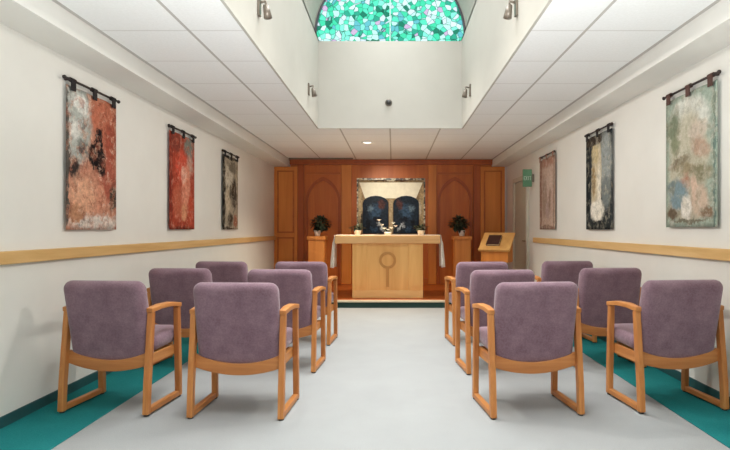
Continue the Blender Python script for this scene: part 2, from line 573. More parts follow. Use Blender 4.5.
# vault over the shaft: plaster ribs and clear glazing
bm = bm_new()
VZ = ZLOW + 0.10
for k in range(6):
    yy = SY0 + (SY1 + 0.05 - SY0) * k / 5
    o_ = [(CX + 1.17 * math.cos(PI * i / ARC), VZ + 1.17 * math.sin(PI * i / ARC)) for i in range(ARC + 1)]
    i_ = [(CX + 1.045 * math.cos(PI * i / ARC), VZ + 1.045 * math.sin(PI * i / ARC)) for i in range(ARC + 1)]
    add_band(bm, o_, i_, yy - 0.04, yy + 0.04)
add_box(bm, CX - 1.17, SL, SY0 - 0.04, SY1 + 0.09, ZSP - 0.03, ZSP)
add_box(bm, CX - 1.17, CX - 1.05, SY0 - 0.04, SY1 + 0.09, ZSP, VZ)
add_box(bm, SR, CX + 1.17, SY0 - 0.04, SY1 + 0.09, ZSP - 0.03, ZSP)
add_box(bm, CX + 1.05, CX + 1.17, SY0 - 0.04, SY1 + 0.09, ZSP, VZ)
for a0, a1 in ((0.0, 0.9), (PI - 0.9, PI)):
    aa = [a0 + (a1 - a0) * i / 10 for i in range(11)]
    add_band(bm, [(CX + 1.16 * math.cos(a), VZ + 1.16 * math.sin(a)) for a in aa], [(CX + 1.05 * math.cos(a), VZ + 1.05 * math.sin(a)) for a in aa], SY0, SY1 + 0.06)
struct('roof_ribs', bm, M['shaft'], 'arched ribs of the vaulted skylight above the shaft', 'skylight rib')


def clear_glazing():
    m, nt, b = new_mat('skylight_glazing')
    out = nt.nodes['Material Output']
    tc = nt.nodes.new('ShaderNodeTexCoord')
    n = noise_node(nt, 4, tc.outputs['Object'])
    r = ramp_node(nt, n.outputs['Fac'], [(0.3, (246, 248, 248)), (0.7, (250, 252, 252))])
    tr = nt.nodes.new('ShaderNodeBsdfTransparent'); nt.links.new(r.outputs['Color'], tr.inputs['Color'])
    gl = nt.nodes.new('ShaderNodeBsdfGlossy'); gl.inputs['Roughness'].default_value = 0.1
    ms = nt.nodes.new('ShaderNodeMixShader'); ms.inputs[0].default_value = 0.05
    nt.links.new(tr.outputs[0], ms.inputs[1]); nt.links.new(gl.outputs[0], ms.inputs[2])
    nt.links.new(ms.outputs[0], out.inputs['Surface']); nt.nodes.remove(b)
    return m


bm = bm_new()
o_ = [(CX + 1.10 * math.cos(PI * i / ARC), VZ + 1.10 * math.sin(PI * i / ARC)) for i in range(ARC + 1)]
i_ = [(CX + 1.09 * math.cos(PI * i / ARC), VZ + 1.09 * math.sin(PI * i / ARC)) for i in range(ARC + 1)]
add_band(bm, o_, i_, SY0 - 0.1, SY1 + 0.02)
struct('window_2', bm, clear_glazing(), 'curved clear glazing of the vaulted skylight', 'skylight')

# chair rails, skirting
for nm, xa, xb, yb, side in (('trim_1', XL, XL + 0.035, YB - 0.06, 'left'), ('trim_2', XR - 0.035, XR, 8.72, 'right')):
    bm = bm_new()
    add_box(bm, xa, xb, Y0, yb, 0.985, 1.065)
    struct(nm, bm, M['rail'], 'pale wooden chair rail along the %s wall' % side, 'chair rail', bevel=0.006)
bm = bm_new(); add_box(bm, XL, XL + 0.012, Y0, 8.3, 0.0, 0.07)
struct('baseboard_left', bm, M['vinyl'], 'low dark teal skirting at the foot of the left wall', 'skirting')
bm = bm_new(); add_box(bm, XR - 0.012, XR, Y0, 8.9, 0.0, 0.07)
struct('baseboard_right', bm, M['vinyl'], 'low dark teal skirting at the foot of the right wall', 'skirting')

# platform with a pale nosing
PZ = 0.105
bm = bm_new(); add_box(bm, -1.62, 1.46, 8.3, YB, 0.0, PZ)
plat = struct('floor_platform', bm, [M['dark_teal'], M['panel_dark']], 'low step under the altar with a dark green front', 'step')
for p in plat.data.polygons:
    if p.normal.z > 0.9:
        p.material_index = 1
bm = bm_new(); add_box(bm, -1.62, 1.46, 8.275, 8.33, PZ - 0.02, PZ + 0.012)
struct('trim_3', bm, M['nosing'], 'pale nosing strip along the front of the altar step', 'nosing', bevel=0.004)

# door and exit sign on the right wall, near the panelling
d = thing('door_1', 'plain pale door in the right wall beside the wood panelling', 'door', (XR, 9.62, 0))
d['kind'] = 'structure'
boxo('door_leaf', (-0.02, 0.0, -0.45, 0.45, 0.005, 2.03), M['door'], d, 0.004)
bm = bm_new()
add_box(bm, -0.045, 0.0, -0.53, -0.455, 0.0, 2.12); add_box(bm, -0.045, 0.0, 0.455, 0.53, 0.0, 2.12)
add_box(bm, -0.045, 0.0, -0.455, 0.455, 2.04, 2.12)
link('door_frame', bm, M['door_frame'], d, 0.004)
bm = bm_new(); add_tube(bm, (-0.02, -0.38, 1.0), (-0.07, -0.38, 1.0), 0.011); add_tube(bm, (-0.065, -0.39, 1.0), (-0.065, -0.27, 1.0), 0.010)
link('door_handle', bm, M['brass'], d, 0, True)

sg = thing('exit_sign', 'small green exit sign sticking out high on the right wall beside the door', 'sign', (XR, 8.78, 1.88))
boxo('sign_panel', (-0.18, -0.035, -0.015, 0.015, 0.0, 0.28), M['exit'], sg, 0.004)
boxo('bracket', (-0.04, 0.0, -0.02, 0.02, 0.08, 0.20), M['metal'], sg, 0.004)


def letters(word, parent, mat, w, h, cx, z, y, stroke):
    """block capitals from bars"""
    bars = {'E': [(0, 0, 0, 1), (0, 0, 1, 0), (0, .5, .8, .5), (0, 1, 1, 1)], 'X': [(0, 0, 1, 1), (0, 1, 1, 0)], 'I': [(.5, 0, .5, 1)], 'T': [(.5, 0, .5, 1), (0, 1, 1, 1)]}
    bm = bm_new()
    n = len(word); step = w / n; lw = step * 0.66
    for i, chx in enumerate(word):
        x0 = cx - w / 2 + i * step + (step - lw) / 2
        for a, b_, c, e in bars[chx]:
            p0 = Vector((x0 + a * lw, y, z + b_ * h)); p1 = Vector((x0 + c * lw, y, z + e * h))
            dd = (p1 - p0).normalized() * stroke * 0.5
            add_sweep(bm, [p0 - dd, p1 + dd], 0.0015, stroke / 2, side=(0, 1, 0))
    return link('lettering', bm, mat, parent)


letters('EXIT', sg, M['sign_white'], 0.12, 0.055, -0.1075, 0.11, -0.0165, 0.007)

# ceiling fittings
dl = thing('downlight', 'round recessed white downlight in the ceiling before the altar', 'ceiling light', (-0.41, 8.65, ZC))
bm = bm_new(); add_lathe(bm, [(0.06, -0.001), (0.095, -0.001), (0.095, -0.008), (0.075, -0.014), (0.06, -0.008)], 'z', seg=28)
link('trim_ring', bm, M['white'], dl, 0, True)
bm = bm_new(); add_lathe(bm, [(0.062, -0.004), (0.062, -0.010), (0.03, -0.016)], 'z', seg=28)
link('lens', bm, M['lens'], dl, 0, True)

vt = thing('ceiling_vent', 'long dark slot vent in the ceiling beside the wood panelling', 'vent', (-1.4, 10.62, ZC))
bm = bm_new(); add_box(bm, -0.62, 0.62, -0.045, -0.03, -0.02, 0.0); add_box(bm, -0.62, 0.62, 0.03, 0.045, -0.02, 0.0)
add_box(bm, -0.62, -0.605, -0.03, 0.03, -0.02, 0.0); add_box(bm, 0.605, 0.62, -0.03, 0.03, -0.02, 0.0)
link('vent_frame', bm, M['vent'], vt)
boxo('slot', (-0.605, 0.605, -0.03, 0.03, -0.006, 0.0), M['sensor'], vt)

sn = thing('wall_sensor', 'small round dark sensor on the far end of the skylight shaft', 'sensor', (-0.06, SY1, 2.925))
bm = bm_new(); add_lathe(bm, [(0.048, 0.0), (0.048, -0.012), (0.040, -0.018)], 'y', seg=24)
link('bezel', bm, M['metal'], sn, 0, True)
bm = bm_new(); add_lathe(bm, [(0.036, -0.016), (0.034, -0.030), (0.022, -0.044), (0.008, -0.050)], 'y', seg=24)
link('dome', bm, M['sensor'], sn, 0, True)


SPOTW = 100


def spot(label, x, y, sgn):
    t = thing('wall_spotlight', label, 'spotlight', (x, y, 2.88), 0, 'wall spotlights in the skylight shaft')
    bm = bm_new(); add_box(bm, min(0, sgn * 0.018), max(0, sgn * 0.018), -0.03, 0.03, -0.07, 0.07)
    link('back_plate', bm, M['metal'], t, 0.004)
    bm = bm_new(); add_tube(bm, (sgn * 0.015, 0, 0.03), (sgn * 0.06, 0, 0.045), 0.009); add_tube(bm, (sgn * 0.06, 0, 0.05), (sgn * 0.06, 0, -0.01), 0.008)
    link('arm', bm, M['metal'], t, 0, True)
    bm = bm_new(); add_tube(bm, (sgn * 0.06, 0.0, 0.01), (sgn * 0.075, 0.0, -0.085), 0.022, 0.032, 16)
    link('lamp_head', bm, M['metal'], t, 0, True)
    l = bpy.data.lights.new('wall_spotlight_lamp', 'SPOT'); l.energy = SPOTW * (1.25 if sgn > 0 else 0.85); l.spot_size = math.radians(110); l.spot_blend = 1.0
    l.color = (1.0, 0.96, 0.90); l.shadow_soft_size = 0.03
    lo = bpy.data.objects.new('wall_spotlight_lamp', l); COL.objects.link(lo)
    lo.location = (x + sgn * 0.08, y, 2.88 - 0.11)
    lo.rotation_euler = Vector((sgn * 2.9, -0.2, -2.5)).to_track_quat('-Z', 'Y').to_euler()
    return t


spot('small grey spotlight on the left side of the shaft, the farther one', SL, 6.55, 1)
spot('small grey spotlight on the left side of the shaft, the nearer one', SL, 4.12, 1)
spot('small grey spotlight on the right side of the shaft, the farther one', SR, 6.6, -1)
spot('small grey spotlight on the right side of the shaft, the nearer one', SR, 4.12, -1)

# ------------------------------------------------------------------ wood panelling behind the altar
pn = thing('wood_panelling', 'full-width brown wood panelling with two pointed arches behind the altar', 'panelling', (0, YB, 0))
pn['kind'] = 'structure'
ZT = ZS - 0.005
TOP = ZC - 0.004


def arch_pts(x0, x1, z0, zs, apex, n=10):
    """pointed arch outline, from lower left over the apex to lower right"""
    cx = (x0 + x1) / 2
    hw = (x1 - x0) / 2
    k = (apex - zs) / (1.4142 * hw)
    a1 = math.acos(1 / 3)
    left = []
    for i in range(n + 1):
        a = a1 * i / n
        left.append((cx + 0.5 * hw - 1.5 * hw * math.cos(a), zs + k * 1.5 * hw * math.sin(a)))
    pts = [(x0, z0)] + left + [(2 * cx - p[0], p[1]) for p in reversed(left[:-1])] + [(x1, z0)]
    return pts


# backing panel boards
boxo('backing_panel', (-2.05, 1.97, -0.03, 0.0, PZ, TOP), M['panel_red'], pn)
for nm, x0, x1 in (('side_panel', XL + 0.002, -1.90), ('side_panel', 1.74, XR - 0.05)):
    zt = ZT
    w = link(nm, (lambda b: (add_box(b, x0, x1, -0.09, 0.0, 0.004, zt), b)[1])(bm_new()), M['panel_gold'], pn, 0.006)
    bm = bm_new()
    for z0, z1 in ((1.12, 2.36), (0.2, 1.04)):
        a, b_ = x0 + 0.06, x1 - 0.06
        for q in ((a, b_, z0, z0 + 0.03), (a, b_, z1 - 0.03, z1), (a, a + 0.03, z0, z1), (b_ - 0.03, b_, z0, z1)):
            add_box(bm, q[0], q[1], -0.104, -0.089, q[2], q[3])
    link('panel_moulding', bm, M['panel_trim_x'], w, 0.004)
# upright posts between the sections
for x0, x1, mm in ((-1.90, -1.77, 'panel_dark'), (-1.02, -0.83, 'panel_gold'), (0.70, 0.86, 'panel_gold'), (1.60, 1.74, 'panel_dark')):
    boxo('post', (x0, x1, -0.075, -0.03, PZ, TOP - 0.1), M[mm], pn, 0.005)
for x0, x1 in ((-1.74, -1.05), (0.89, 1.57)):
    o_ = arch_pts(x0, x1, PZ, 1.74, 2.24)
    i_ = arch_pts(x0 + 0.045, x1 - 0.045, PZ, 1.74, 2.165)
    bm = bm_new(); add_band(bm, o_, i_, -0.065, -0.03)
    link('pointed_arch', bm, M['panel_dark'], pn, 0.004)
    bm = bm_new(); add_box(bm, x0, x1, -0.05, -0.03, 2.29, 2.33)
    link('arch_rail', bm, M['panel_trim_x'], pn, 0.003)
bm = bm_new(); add_box(bm, SOL + 0.01, SOR - 0.01, -0.10, -0.03, TOP - 0.10, TOP); add_box(bm, SOL + 0.01, SOR - 0.01, -0.125, -0.03, TOP - 0.03, TOP)
link('cornice', bm, M['panel_dark'], pn, 0.004)
bm = bm_new(); add_box(bm, -0.83, 0.70, -0.06, -0.03, PZ, 0.22)
link('base_rail', bm, M['panel_trim_x'], pn, 0.004)

# ------------------------------------------------------------------ picture panel behind the altar
ar = thing('art_panel', 'large square art panel of two dark arched tablets under a cream band', 'artwork', (-0.04, YB - 0.032, 1.09))
AW, AH = 0.68, 1.12
bm = bm_new()
add_box(bm, -AW, AW, -0.02, 0, 0, AH)
art_ground = painted('art_ground', (150, 128, 96), [
    (-0.62, 0.6, 0.06, 0.5, 0, (196, 176, 138), 0.7), (0.62, 0.6, 0.06, 0.5, 0, (186, 164, 124), 0.7), (0.0, 1.08, 0.5, 0.03, 0, (84, 60, 44), 0.6),
    (0.0, 1.09, 0.10, 0.04, 0, (206, 200, 180), 0.6), (-0.56, 0.28, 0.05, 0.2, 0, (70, 66, 58), 0.6), (0.57, 0.5, 0.04, 0.2, 0, (206, 196, 170), 0.6)],
    0.10, 14, 0.5, 0.6)
link('backing', bm, art_ground, ar)
bm = bm_new()
f = 0.03
add_box(bm, -AW, -AW + f, -0.045, -0.02, 0, AH); add_box(bm, AW - f, AW, -0.045, -0.02, 0, AH)
add_box(bm, -AW + f, AW - f, -0.045, -0.02, AH - f * 1.2, AH)
link('frame_strip', bm, M['mosaic'], ar, 0.003)
cream = plain('art_cream', (247, 243, 220), 0.6, 7, 12)
bm = bm_new()
add_prism(bm, [(-AW + 0.05, AH - 0.085), (-0.52, AH - 0.40), (0.50, AH - 0.40), (AW - 0.05, AH - 0.085)], -0.032, -0.02)
link('cream_band', bm, cream, ar, 0.003)
bm = bm_new()
add_box(bm, -0.035, 0.035, -0.048, -0.02, 0.04, AH - 0.42)
link('centre_bar', bm, plain('art_stone', (176, 156, 120), 0.7, 22, 25), ar, 0.003)
NAVY = [(0.0, 0.45, 0.13, 0.2, 20, (52, 76, 100), 0.8), (0.12, 0.6, 0.08, 0.12, 0, (84, 52, 48), 0.7), (-0.10, 0.52, 0.08, 0.08, 30, (92, 112, 126), 0.8),
        (0.10, 0.16, 0.035, 0.15, -35, (176, 186, 190), 0.9), (-0.14, 0.2, 0.05, 0.14, 0, (16, 20, 28), 0.6), (0.02, 0.3, 0.1, 0.06, 0, (20, 24, 34), 0.6),
        (-0.04, 0.1, 0.10, 0.07, 0, (44, 66, 88), 0.7)]
for cx_, sg_ in ((-0.305, 1), (0.300, -1)):
    pts = []
    hw, zs_ = 0.255, 0.62
    pts.append((-hw, 0.02)); pts.append((hw, 0.02))
    for i in range(9):
        a = PI * i / 8
        pts.append((hw * math.cos(a), zs_ + 0.15 * math.sin(a)))
    bm = bm_new(); add_prism(bm, pts, -0.05, -0.02)
    o = link('dark_tablet', bm, painted('art_navy', (30, 40, 52), [(sg_ * q[0], q[1], q[2], q[3], sg_ * q[4], q[5], q[6]) for q in NAVY], 0.16, 9, 0.6, 0.3), ar, 0.004)
    o.location = (cx_, 0, 0)

# ------------------------------------------------------------------ altar
AX = -0.085; AY0 = 8.62
al = thing('altar_table', 'light oak altar table with a round inlaid emblem on its front', 'altar', (AX, AY0, PZ))
boxo('tabletop', (-0.83, 0.83, -0.03, 0.68, 0.865, 0.99), M['altar_x'], al, 0.008)
boxo('body', (-0.535, 0.535, 0.02, 0.62, 0.12, 0.865), M['altar'], al)
boxo('plinth', (-0.56, 0.56, 0.0, 0.64, 0.0, 0.12), M['altar_pale'], al, 0.006)
for s in (-1, 1):
    a, b_ = sorted((s * 0.56, s * 0.33))
    boxo('corner_panel', (a, b_, 0.005, 0.64, 0.12, 0.865), M['altar'], al, 0.006)
    a, b_ = sorted((s * 0.52, s * 0.37))
    boxo('corner_inset', (a, b_, -0.002, 0.01, 0.18, 0.80), M['altar'], al, 0.003)
em = None
bm = bm_new()
n = 28
ring_o = [(0.135 * math.cos(2 * PI * i / n), 0.60 + 0.135 * math.sin(2 * PI * i / n)) for i in range(n + 1)]
ring_i = [(0.095 * math.cos(2 * PI * i / n), 0.60 + 0.095 * math.sin(2 * PI * i / n)) for i in range(n + 1)]
add_band(bm, ring_o, ring_i, 0.006, 0.021)
add_box(bm, -0.022, 0.022, 0.006, 0.021, 0.18, 0.47)
o = link('emblem', bm, M['inlay'], al, 0.002); o['label'] = 'darker round emblem on a stem'

# white cloth across the altar, hanging at both ends
cl = bpy.data.meshes.new('altar_cloth')
bm = bm_new()
path = []
for side in (-1, 1):
    pass
prof = []
DR = 0.52
for i in range(9):
    t = 1 - i / 8
    prof.append((-0.843 - 0.01 * t ** 1.3, 0.994 - DR * t, t))
for i in range(9):
    prof.append((-0.84 + 1.68 * i / 8, 0.994, 0))
for i in range(9):
    t = i / 8
    prof.append((0.843 + 0.01 * t ** 1.3, 0.994 - DR * t * 0.98, t))
NY = 22
for off in (0,):
    grid = []
    for (px, pz, t) in prof:
        row = []
        for j in range(NY + 1):
            v = j / NY
            yy = 0.03 + 0.40 * v + t * 0.03 * (v - 0.5)
            wave = (0.012 + 0.05 * t ** 0.6) * (0.5 - 0.5 * math.cos(v * 8 * PI)) * min(1, t * 4)
            sx_ = -1 if px < 0 else 1
            row.append(bm.verts.new((px + sx_ * (abs(wave) if t > 0 else 0), yy, pz + (0.01 * math.sin(v * 4) * t))))
        grid.append(row)
    for a, b_ in zip(grid, grid[1:]):
        for j in range(NY):
            bm.faces.new((a[j], a[j + 1], b_[j + 1], b_[j]))
o = link('altar_cloth', bm, M['linen'], None, 0, True)
o.location = (AX, AY0, PZ)
sm = o.modifiers.new('Solidify', 'SOLIDIFY'); sm.thickness = 0.006; sm.offset = 1
tag(o, 'white cloth laid along the altar top with its ends hanging down', 'cloth')


# ------------------------------------------------------------------ plants and flowers
def leaf_cloud(bm, n, rx, ry, rz, cz, lsize, rnd, droop=0.3):
    for _ in range(n):
        while True:
            p = Vector((rnd.uniform(-1, 1), rnd.uniform(-1, 1), rnd.uniform(-1, 1)))
            if p.length <= 1:
                break
        q = Vector((p.x * rx, p.y * ry, cz + p.z * rz))
        dirv = (Vector((p.x, p.y, p.z * 0.6 + rnd.uniform(-0.5, 0.4))) + Vector((rnd.uniform(-.4, .4), rnd.uniform(-.4, .4), 0))).normalized()
        sd = dirv.cross(Vector((0, 0, 1)))
        if sd.length < 0.1:
            sd = Vector((1, 0, 0))
        sd.normalize()
        up = sd.cross(dirv)
        L = lsize * rnd.uniform(0.7, 1.25); W = L * 0.30
        pts = [q, q + dirv * L * 0.4 + sd * W + up * 0.02 * L, q + dirv * L - up * droop * L * 0.4, q + dirv * L * 0.4 - sd * W + up * 0.02 * L]
        mid = q + dirv * L * 0.45 - up * 0.06 * L
        v = [bm.verts.new(x) for x in pts]; c = bm.verts.new(mid)
        bm.faces.new((v[0], v[1], c)); bm.faces.new((v[1], v[2], c)); bm.faces.new((v[2], v[3], c)); bm.faces.new((v[3], v[0], c))


def plant(name, label, loc, pot_r, pot_h, rx, rz, cz, n, lsize, seed, pot_off=0.0, group=None, ry=None):
    rnd = random.Random(seed)
    t = thing(name, label, 'plant', loc, 0, group)
    bm = bm_new()
    add_lathe(bm, [(pot_r * 0.72, 0.0), (pot_r * 0.9, pot_h * 0.5), (pot_r, pot_h * 0.9), (pot_r * 1.06, pot_h * 0.9), (pot_r * 1.06, pot_h), (pot_r * 0.9, pot_h), (pot_r * 0.85, pot_h * 0.85)], 'z', (pot_off, 0, 0), 22)
    link('pot', bm, M['white'], t, 0, True)
    bm = bm_new()
    leaf_cloud(bm, n, rx, ry or rx * 0.8, rz, cz, lsize, rnd)
    for k in range(9):
        a = rnd.uniform(0, 2 * PI)
        add_tube(bm, (pot_off, 0, pot_h * 0.8), (rx * 0.6 * math.cos(a), (ry or rx * 0.8) * 0.6 * math.sin(a), cz), 0.004, 0.003, 5)
    link('foliage', bm, M['leaf'], t)
    bm = bm_new()
    leaf_cloud(bm, n // 4, rx * 0.6, rx * 0.6, rz * 0.55, cz + rz * 0.55, lsize * 0.9, rnd)
    o = link('pale_sprigs', bm, M['leaf2'], t); o['label'] = 'paler grey-green upper leaves'
    return t


PEDY = 9.95
for px, lab, plab, sd, po in ((-1.38, 'square oak pedestal left of the altar carrying a plant', 'dark bushy plant in a white pot on the left pedestal', 3, -0.06),
                              (1.255, 'square oak pedestal right of the altar carrying a plant', 'dark bushy plant in a white pot on the right pedestal', 5, 0.05)):
    p = thing('pedestal', lab, 'pedestal', (px, PEDY, PZ), 0, 'pedestals flanking the altar')
    boxo('column', (-0.145, 0.145, -0.145, 0.145, 0.06, 0.90), M['pedestal'], p, 0.005)
    boxo('base', (-0.165, 0.165, -0.165, 0.165, 0.0, 0.06), M['pedestal'], p, 0.005)
    boxo('top', (-0.165, 0.165, -0.165, 0.165, 0.90, 0.965), M['pedestal'], p, 0.006)
    plant('potted_plant', plab, (px - po * 1.0, PEDY, PZ + 0.965), 0.062, 0.105, 0.15, 0.10, 0.225, 260, 0.085, sd, po, 'potted plants on the pedestals')

TZ = PZ + 0.99
for px, lab, sd, po in ((-0.595, 'low dark plant in a small white pot at the left end of the altar', 11, 0.0),
                        (0.47, 'low dark plant in a small white pot at the right end of the altar', 12, 0.0)):
    plant('altar_plant', lab, (px, AY0 + 0.56, TZ), 0.062, 0.085, 0.11, 0.03, 0.125, 90, 0.055, sd, po, 'small plants on the altar', 0.07)

fl = thing('flower_arrangement', 'white flowers fanned out in a small white bowl at the middle of the altar', 'flowers', (-0.085, AY0 + 0.52, TZ))
bm = bm_new(); add_lathe(bm, [(0.035, 0.0), (0.055, 0.02), (0.068, 0.05), (0.062, 0.055), (0.05, 0.03)], 'z', seg=22)
link('bowl', bm, M['white'], fl, 0, True)
rnd = random.Random(4)
stems = [(-0.15, 0.0, 0.25), (-0.10, 0.03, 0.17), (-0.06, -0.02, 0.11), (0.09, 0.02, 0.20), (0.055, -0.02, 0.12), (0.13, 0.0, 0.15), (0.0, 0.0, 0.09)]
bm = bm_new()
for (a, b_, c) in stems:
    add_tube(bm, (a * 0.15, b_ * 0.15, 0.03), (a, b_, c), 0.004, 0.003, 6)
link('stems', bm, M['leaf2'], fl)
for (a, b_, c) in stems:
    bm = bm_new()
    for k in range(6):
        an = 2 * PI * k / 6
        dv = Vector((math.cos(an), math.sin(an), 0.8)).normalized(); sd = Vector((-math.sin(an), math.cos(an), 0))
        q = Vector((a, b_, c - 0.01)); L = 0.05
        v = [bm.verts.new(x) for x in (q, q + dv * L * 0.55 + sd * 0.016, q + dv * L + Vector((dv.x, dv.y, 0)) * 0.012, q + dv * L * 0.55 - sd * 0.016)]
        bm.faces.new(v)
    link('blossom', bm, M['petal'], fl)

# ------------------------------------------------------------------ lectern with book
LT = math.radians(-30)
lc = thing('lectern', 'oak lectern with a slanted top turned toward the altar, beside the door', 'lectern', (1.64, 8.86, 0), LT)
TILT = math.radians(43)


def slant(u, v, w):
    return Vector((u, v * math.cos(TILT) - w * math.sin(TILT), 0.835 + v * math.sin(TILT) + w * math.cos(TILT)))


bm = bm_new(); add_box(bm, -0.265, 0.265, 0.0, 0.42, 0.0, 0.028)
for v in bm.verts:
    v.co = slant(v.co.x, v.co.y, v.co.z)
link('reading_board', bm, M['altar'], lc, 0.004)
bm = bm_new(); add_box(bm, -0.265, 0.265, -0.004, 0.02, 0.0, 0.045)
for v in bm.verts:
    v.co = slant(v.co.x, v.co.y, v.co.z)
link('book_stop', bm, M['altar'], lc, 0.003)
bm = bm_new()
for sx_ in (-1, 1):
    a, b_ = sorted((sx_ * 0.225, sx_ * 0.20))
    pts = [(0.02, 0.66), (0.28, 0.66), (0.28, 1.085), (0.02, 0.843)]
    A = [bm.verts.new((a, p[0], p[1])) for p in pts]; B = [bm.verts.new((b_, p[0], p[1])) for p in pts]
    bm.faces.new(A); bm.faces.new(B[::-1])
    for i in range(4):
        j = (i + 1) % 4
        bm.faces.new((A[i], A[j], B[j], B[i]))
add_box(bm, -0.2, 0.2, 0.03, 0.05, 0.66, 0.845)
add_box(bm, -0.2, 0.2, 0.03, 0.28, 0.66, 0.68)
link('desk_box', bm, M['panel_gold'], lc, 0.003)
boxo('stand', (-0.11, 0.11, 0.08, 0.24, 0.05, 0.66), M['panel_gold'], lc, 0.006)
boxo('foot', (-0.13, 0.13, 0.05, 0.29, 0.0, 0.05), M['panel_gold'], lc, 0.008)
bk = thing('book', 'dark red-brown book lying on the slanted top of the lectern', 'book', (1.64, 8.86, 0), LT)
bm = bm_new(); add_box(bm, -0.15, 0.07, 0.10, 0.32, 0.0285, 0.034); add_box(bm, -0.15, 0.07, 0.10, 0.32, 0.060, 0.066); add_box(bm, -0.15, -0.142, 0.10, 0.32, 0.034, 0.060)
for v in bm.verts:
    v.co = slant(v.co.x, v.co.y, v.co.z)
link('cover', bm, M['book'], bk, 0.002)
bm = bm_new(); add_box(bm, -0.141, 0.064, 0.106, 0.314, 0.0345, 0.0595)
for v in bm.verts:
    v.co = slant(v.co.x, v.co.y, v.co.z)
link('pages', bm, M['nosing'], bk)


# ------------------------------------------------------------------ tapestries
def tapestry(label, yc, left, w, mat, tabmat, ztop=2.235, zbot=1.195, rodlen=0.74):
    x = XL + 0.033 if left else XR - 0.033
    t = thing('wall_hanging', label, 'wall hanging', (x, yc, 2.278), PI / 2 if left else -PI / 2, 'tapestries on the side walls')
    bm = bm_new()
    NX, NZ = 16, 24
    h = ztop - zbot; top = ztop - 2.278
    g = []
    for j in range(NZ + 1):
        row = []
        for i in range(NX + 1):
            u = (i / NX - 0.5) * w; v = j / NZ
            yy = 0.006 + 0.007 * math.sin(i / NX * 5 * PI) * (1 - 0.5 * v)
            row.append(bm.verts.new((u, yy, top - v * h)))
        g.append(row)
    for j in range(NZ):
        for i in range(NX):
            bm.faces.new((g[j][i], g[j][i + 1], g[j + 1][i + 1], g[j + 1][i]))
    o = link('cloth', bm, mat, t, 0, True)
    s = o.modifiers.new('Solidify', 'SOLIDIFY'); s.thickness = 0.008; s.offset = 0
    bm = bm_new(); add_tube(bm, (-rodlen / 2, 0, 0), (rodlen / 2, 0, 0), 0.009, None, 12)
    rod = link('rod', bm, M['black'], t, 0, True)
    for sx_ in (-1, 1):
        bm = bm_new(); add_lathe(bm, [(0.007, 0.0), (0.013, 0.006), (0.015, 0.014), (0.010, 0.024), (0.003, 0.030)], 'x', (0, 0, 0), 12)
        fo = link('finial', bm, M['black'], rod, 0, True)
        fo.location = (sx_ * (rodlen / 2 - 0.002), 0, 0); fo.rotation_euler = (0, 0, 0 if sx_ > 0 else PI)
        bm = bm_new(); add_box(bm, sx_ * (rodlen / 2 - 0.04) - 0.008, sx_ * (rodlen / 2 - 0.04) + 0.008, 0.0, 0.030, -0.012, 0.012)
        link('bracket', bm, M['black'], t, 0.002)
    for k in range(3):
        u = (k - 1) * (w / 2 - 0.06)
        bm = bm_new()
        add_band(bm, [(0.017 * math.cos(a), 0.017 * math.sin(a)) for a in [2 * PI * i / 14 for i in range(15)]],
                 [(0.0125 * math.cos(a), 0.0125 * math.sin(a)) for a in [2 * PI * i / 14 for i in range(15)]], -0.029, 0.029)
        for v in bm.verts:
            v.co = Vector((v.co.y, v.co.x, v.co.z))
        add_box(bm, -0.027, 0.027, -0.013, -0.005, -0.075, -0.010)
        to = link('tab', bm, tabmat, t); to.location = (u, 0, 0)
    return t


def K(w, h, top, items):
    """(u,v in 0..1 across and down) -> metres on the cloth"""
    out = []
    for (u, v, ru, rv, a, c, s) in items:
        out.append(((u - 0.5) * w, top - v * h, ru * w, rv * h, a, c, s))
    return out


W, H, TP = 0.69, 1.04, 2.235 - 2.278
t1 = painted('tapestry_salmon', (188, 132, 108), K(W, H, TP, [
    (0.18, 0.22, 0.30, 0.34, 0, (168, 170, 162), 0.4), (0.28, 0.10, 0.2, 0.07, 20, (212, 210, 202), 0.5), (0.16, 0.30, 0.10, 0.08, 0, (206, 204, 196), 0.6),
    (0.74, 0.15, 0.28, 0.26, 0, (176, 104, 80), 0.4), (0.86, 0.34, 0.16, 0.2, 0, (154, 78, 60), 0.5), (0.30, 0.42, 0.12, 0.07, 0, (112, 112, 106), 0.6),
    (0.12, 0.56, 0.13, 0.08, 20, (50, 44, 42), 0.6), (0.20, 0.66, 0.10, 0.06, 0, (88, 78, 70), 0.6), (0.30, 0.76, 0.28, 0.16, 0, (214, 162, 132), 0.5),
    (0.80, 0.60, 0.22, 0.2, 0, (164, 90, 72), 0.5), (0.56, 0.45, 0.17, 0.10, 0, (24, 20, 20), 0.4), (0.60, 0.33, 0.08, 0.11, 12, (28, 22, 24), 0.4),
    (0.66, 0.50, 0.09, 0.10, -10, (34, 26, 26), 0.5), (0.93, 0.76, 0.09, 0.12, 0, (66, 58, 50), 0.6), (0.66, 0.76, 0.10, 0.10, 0, (198, 136, 110), 0.5),
    (0.55, 0.95, 0.6, 0.07, 0, (208, 196, 186), 0.6), (0.15, 0.88, 0.18, 0.07, 0, (176, 128, 98), 0.5), (0.0, 0.5, 0.04, 0.6, 0, (84, 78, 72), 0.5)]),
    0.10, 8, 0.35, palette=[(52, 40, 38), (150, 80, 60), (206, 160, 134), (222, 206, 190)], pal_amt=0.55)
